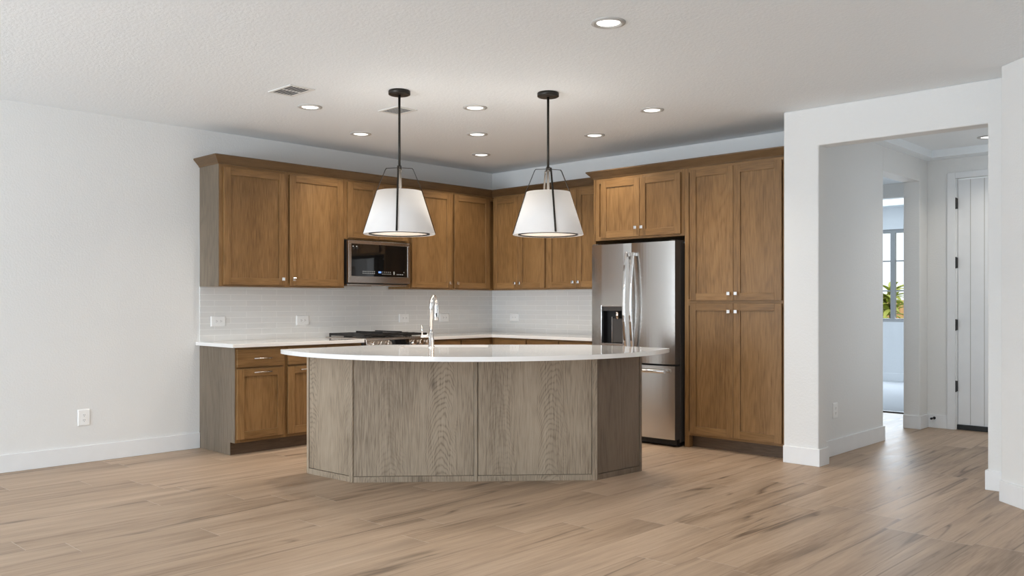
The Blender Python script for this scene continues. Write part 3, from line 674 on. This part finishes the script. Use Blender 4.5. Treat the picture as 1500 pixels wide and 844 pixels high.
# top: an arc towards the room, straight sides along the walls' directions, a straight diagonal back, and a cut for the sink
CX, CY, RR = 2.1155, -2.2885, 1.538
a0 = math.atan2(-math.sqrt(RR**2-(1.585-CX)**2), 1.585-CX); a1 = math.atan2(-1.665-CY, math.sqrt(RR**2-(-1.665-CY)**2))
arc = [(CX+RR*math.cos(a0+(a1-a0)*i/64), CY+RR*math.sin(a0+(a1-a0)*i/64)) for i in range(65)]
tt = Vector((.7071, .7071)); nn = Vector((.7071, -.7071))
bL, bR = Vector((1.575, -2.80)), Vector((2.72, -1.655))
S0 = Vector((7.0923, -7.0719))
def isl(R_, F_):   # a point measured along and away from the island's back
    return S0+Vector((.7222, .6915))*R_+Vector((-.6915, .7222))*F_
sc_ = isl(-.52, 6.69); hw, hd = .335, .175
sk = [sc_-tt*hw+nn*hd, sc_+tt*hw+nn*hd, sc_+tt*hw-nn*hd, sc_-tt*hw-nn*hd]
outer = arc+[(bR.x, bR.y), (bL.x, bL.y)]
mb = MB()
def ring_face(z, flip):
    o = [mb.bm.verts.new((x, y, z)) for x, y in outer]; i = [mb.bm.verts.new((v.x, v.y, z)) for v in sk]
    n = len(o)
    # split the ring in four sectors by nearest outer vertices
    def near(v): return min(range(n), key=lambda k: (Vector(outer[k])-v).length)
    k = [near(Vector(arc[20])), near(Vector(arc[50])), n-2, n-1]
    idx = [k[0], k[1], k[2], k[3]]
    for q in range(4):
        a, b2 = idx[q], idx[(q+1) % 4]; seq = []; j = a
        while True:
            seq.append(o[j])
            if j == b2: break
            j = (j+1) % n
        f = seq+[i[(q+1) % 4], i[q]]
        mb.face(f[::-1] if flip else f)
    return o, i
ot, it = ring_face(.914, False); ob, ib = ring_face(.884, True)
for k in range(len(outer)): mb.face([ob[k], ob[(k+1) % len(outer)], ot[(k+1) % len(outer)], ot[k]])
for k in range(4): mb.face([it[k], it[(k+1) % 4], ib[(k+1) % 4], ib[k]])
bmesh.ops.recalc_face_normals(mb.bm, faces=mb.bm.faces)
bmesh.ops.triangulate(mb.bm, faces=[f for f in mb.bm.faces if len(f.verts) > 4])
tag(link('countertop', mb, 'quartz', None), 'white curved quartz top of the kitchen island', 'countertop')
# sink hanging under the cut
mb = MB(); th = .004
def quad(h1, h2): return [sc_-tt*(hw+h1)+nn*(hd+h1), sc_+tt*(hw+h1)+nn*(hd+h1), sc_+tt*(hw+h1)-nn*(hd+h1), sc_-tt*(hw+h1)-nn*(hd+h1)]
rings = [[(v.x, v.y, z) for v in quad(h, h)] for h, z in ((.030, .882), (.004, .882), (-.004, .70), (-.03, .684))]
mb.sweep(None, rings, 0, True)
tag(link('sink', mb, 'steel', None, .004), 'stainless undermount sink in the island behind the faucet', 'sink')
# faucet
fx = isl(-.606, 6.47)
t = thing('faucet', (fx.x, fx.y, .914), 'tall chrome gooseneck faucet standing on the island top', 'faucet')
link('base', MB().lathe([(0, .914), (.028, .914), (.026, .921), (.0205, .926), (.0205, 1.028), (.016, 1.034), (0, 1.034)], fx.x, fx.y, 24), 'chrome', t)
vd = Vector((fx.x-7.0923, fx.y+7.0719)).normalized(); vr = Vector((-vd.y, vd.x))*-1
out = (vd*.95+vr*.31).normalized()
pts = [(fx.x, fx.y, 1.028), (fx.x, fx.y, 1.235)]
for i in range(1, 15):
    a = PI*i/14; r = .060; pts.append((fx.x+out.x*r*(1-math.cos(a)), fx.y+out.y*r*(1-math.cos(a)), 1.235+.062*math.sin(a)))
link('spout', MB().tube(pts, .0132, 14), 'chrome', t)
hx, hy = pts[-1][0], pts[-1][1]
sh = link('spray_head', MB().lathe([(0, 1.245), (.014, 1.245), (.016, 1.230), (.0165, 1.16), (.018, 1.120), (.016, 1.115), (0, 1.115)], hx, hy, 20), 'chrome', t)
bb = Vector((hx, hy))-vd*.0165
link('button', MB().box(bb.x-.0045, bb.x+.0045, bb.y-.0045, bb.y+.0045, 1.145, 1.172), 'gap', sh, .001)
mb = MB(); q = Vector((fx.x, fx.y))-vr*.066
mb.tube([(fx.x, fx.y, 1.000), (q.x, q.y, 1.000)], .012, 14); mb.tube([(q.x, q.y, .988), (q.x, q.y, 1.012)], .014, 14)
lv = q-vr*.006; mb.tube([(q.x, q.y, 1.005), (lv.x, lv.y, 1.083)], .0055, 10); link('lever', mb, 'chrome', t)

# ------------------------------------------------------------------ pendants
px, py = 2.312, -3.228
def build_pendant():
    t = thing('pendant_lamp', (px, py, 1.73), 'left pendant lamp with white drum shade over the island', 'pendant lamp', 'pendants over the island')
    link('canopy', MB().lathe([(0, 2.743), (.074, 2.743), (.077, 2.738), (.077, 2.716), (.070, 2.712), (0, 2.712)], px, py, 40), 'bronze', t)
    link('rod', MB().tube([(px, py, 2.715), (px, py, 2.05)], .0085, 12).lathe([(0, 2.215), (.016, 2.215), (.016, 2.185), (0, 2.185)], px, py, 16), 'bronze', t)
    for k in range(4):
        a = math.radians(47)+k*PI/2; u = Vector((math.cos(a), math.sin(a))); v = Vector((-u.y, u.x))
        mb = MB(); rings = []
        for (r, z) in ((.012, 2.200), (.090, 2.196), (.098, 2.186), (.162, 2.030), (.255, 1.736)):
            rings.append([(px+u.x*(r+s0)+v.x*s1, py+u.y*(r+s0)+v.y*s1, z+s2) for s0, s1, s2 in ((-.0016, -.0065, -.0016), (.0016, -.0065, .0016), (.0016, .0065, .0016), (-.0016, .0065, -.0016))])
        mb.sweep(None, rings); link('arm', mb, 'bronze', t)
    mb = MB().lathe([(.156, 2.035), (.2515, 1.734), (.249, 1.731), (.246, 1.736), (.243, 1.752), (.153, 2.030)], px, py, 64, close=True)
    sh = link('shade', mb, 'shade', t)
    link('top_cap', MB().lathe([(0, 2.028), (.153, 2.028), (.153, 2.024), (0, 2.024)], px, py, 48), 'shade', t)
    link('bottom_rim', MB().lathe([(.209, 1.738), (.246, 1.737), (.246, 1.741), (.209, 1.742)], px, py, 64, close=True), 'shade', t)
    link('diffuser', MB().lathe([(0, 1.737), (.204, 1.737), (.206, 1.742), (0, 1.742)], px, py, 64), 'diff', t)
    link('ring', MB().lathe([(.201, 1.730), (.213, 1.730), (.213, 1.741), (.201, 1.741)], px, py, 64, close=True), 'bronze', t)
    return t
pd = build_pendant()
pd2 = dup(pd, (3.029, -2.459, 1.73), 'right pendant lamp with white drum shade over the island')
pd2.rotation_euler.z = math.radians(6)
for i, (x, y) in enumerate(((px, py), (3.029, -2.459))): area('pendant_light', (x, y, 1.725), (0, 0, -1), .36, .36, 3.5, (1, .84, .66), 'DISK'); area('pendant_uplight', (x, y, 2.045), (0, 0, 1), .26, .26, 2.4, (1, .93, .84), 'DISK')

# ------------------------------------------------------------------ ceiling lights and vents
def build_can(x, y, label):
    t = thing('recessed_light', (x, y, H), label, 'recessed light', 'recessed ceiling lights')
    link('trim_ring', MB().lathe([(.093, 2.743), (.092, 2.738), (.074, 2.733), (.068, 2.737), (.060, 2.7425)], x, y, 40), 'ledring', t)
    link('lens', MB().lathe([(0, 2.7395), (.056, 2.7395), (.0625, 2.7410)], x, y, 40), 'led', t)
    return t
cans = [((4.281, -3.396), 'large round ceiling light nearest the camera, alone at the top'),
        ((1.428, -3.384), 'round ceiling light just below the louvred ceiling vent'),
        ((.847, -2.484), 'round ceiling light just left of the left pendant rod'),
        ((2.320, -2.498), 'round ceiling light between the pendants, first of the column of three'),
        ((1.579, -1.762), 'round ceiling light between the pendants, middle of the column of three'),
        ((.845, -.998), 'round ceiling light nearest the kitchen corner, last of the column of three'),
        ((2.300, -1.006), 'round ceiling light just right of the right pendant rod, nearer the back wall'),
        ((3.249, -1.494), 'round ceiling light in front of the refrigerator and pantry'),
        ((4.811, 1.509), 'round ceiling light in the entry hall before the front door')]
c0 = None
for i, ((x, y), lab) in enumerate(cans):
    if c0 is None: c0 = build_can(x, y, lab)
    else: dup(c0, (x, y, H), lab)
    area('recessed_light_beam', (x, y, 2.728), (0, 0, -1), .11, .11, 11.0 if i < 8 else 6, (1, .90, .77), 'DISK', math.radians(125))
def vent(x0, x1, y0, y1, n, banks, label, lou='vent'):
    t = thing('ceiling_vent', ((x0+x1)/2, (y0+y1)/2, H), label, 'ceiling vent')
    b = .024; z0 = 2.737
    mb = MB(); mb.box(x0, x1, y0, y0+b, z0, H).box(x0, x1, y1-b, y1, z0, H).box(x0, x0+b, y0+b, y1-b, z0, H).box(x1-b, x1, y0+b, y1-b, z0, H)
    for k in range(1, banks): xm = x0+b+(x1-x0-2*b)*k/banks; mb.box(xm-.006, xm+.006, y0+b, y1-b, z0, H)
    link('frame', mb, 'vent', t, .002)
    link('backing', MB().box(x0+b, x1-b, y0+b, y1-b, H-.0012, H-.0004), 'slot', t)
    mb = MB(); stp = (y1-y0-2*b)/n
    for k in range(n+1):
        yy = y0+b+k*stp; mb.hexa([(x0+b, yy-.006, z0+.001), (x1-b, yy-.006, z0+.001), (x1-b, yy-.004, z0), (x0+b, yy-.004, z0), (x0+b, yy+.004, H-.001), (x1-b, yy+.004, H-.001), (x1-b, yy+.007, H-.002), (x0+b, yy+.007, H-.002)])
    link('slat', mb, lou, t)
vent(1.625, 1.918, -3.858, -3.660, 6, 2, 'louvred white ceiling vent left of the left pendant')
vent(1.695, 1.935, -2.945, -2.745, 9, 1, 'flat white ceiling vent behind the left pendant rod')

# ------------------------------------------------------------------ outlets and door stop
def outlet(W, u, z, d, horiz, label, wd=.137, ht=.090):
    t = thing('wall_outlet', W(u, d, z), label, 'outlet', 'white duplex wall outlets')
    w2, h2 = (wd/2, ht/2) if horiz else (ht/2, wd/2*.93)
    mb = MB(); v = [mb.bm.verts.new(W(u+a*w2*k, d+e, z+b2*h2*k)) for k, e in ((1, 0), (1, .004), (.9, .008)) for a, b2 in ((-1, -1), (1, -1), (1, 1), (-1, 1))]
    for r in (0, 4):
        for k in range(4): mb.face([v[r+k], v[r+(k+1) % 4], v[r+4+(k+1) % 4], v[r+4+k]])
    mb.face(v[8:12]); mb.face(v[3::-1]); link('plate', mb, 'plate', t)
    for s in (-1, 1):
        cu, cz = (u+s*.020, z) if horiz else (u, z+s*.020)
        mb = MB(); ring = [(cu+.0165*math.cos(2*PI*k/20), cz+.0165*math.sin(2*PI*k/20)) for k in range(20)]
        mb.sweep(None, [[W(a, d+.006, b2) for a, b2 in ring], [W(a, d+.0095, b2) for a, b2 in ring]]); rc = link('receptacle', mb, 'plate', t)
        mb = MB()
        for e in (-.006, .006):
            if horiz: bx(mb, W, cu-.004, cu+.004, d+.0085, d+.0102, cz+e-.0012, cz+e+.0012)
            else: bx(mb, W, cu+e-.0012, cu+e+.0012, d+.0085, d+.0102, cz-.002, cz+.006)
        g = (cu+.010, cz) if horiz else (cu, cz-.009); bx(mb, W, g[0]-.002, g[0]+.002, d+.0085, d+.0102, g[1]-.002, g[1]+.002)
        link('slot', mb, 'slot', rc)
    return t
outlet(WA, -3.394, 1.087, .008, True, 'horizontal outlet on the backsplash nearest the open counter end')
outlet(WA, -2.542, 1.083, .008, True, 'horizontal outlet on the backsplash just left of the range')
outlet(WA, -1.314, 1.088, .008, True, 'horizontal outlet on the backsplash just left of the faucet')
outlet(WA, -.752, 1.086, .008, True, 'horizontal outlet on the backsplash just right of the faucet')
outlet(WB, .364, 1.084, .008, True, 'horizontal outlet on the right-hand backsplash beside the corner')
outlet(WA, -4.510, .352, 0, False, 'upright outlet low on the blank left wall')
outlet(lambda u, d, z: (4.1+d, u, z), -.118, .365, 0, False, 'upright outlet low on the entry hall wall')
t = thing('door_stop', (4.114, 1.93, .10), 'black spring door stop on the baseboard by the front door', 'door stop')
sx, sy, sz = 4.17, 2.076, .098
link('spring', MB().tube([(sx, sy, sz), (sx, sy-.075, sz+.002)], .007, 10), 'gap', t)
link('tip', MB().tube([(sx, sy-.075, sz+.002), (sx, sy-.092, sz+.002)], [.011, .011], 12), 'gap', t)
link('flange', MB().tube([(sx, sy, sz), (sx, sy-.005, sz)], .014, 14), 'gap', t)
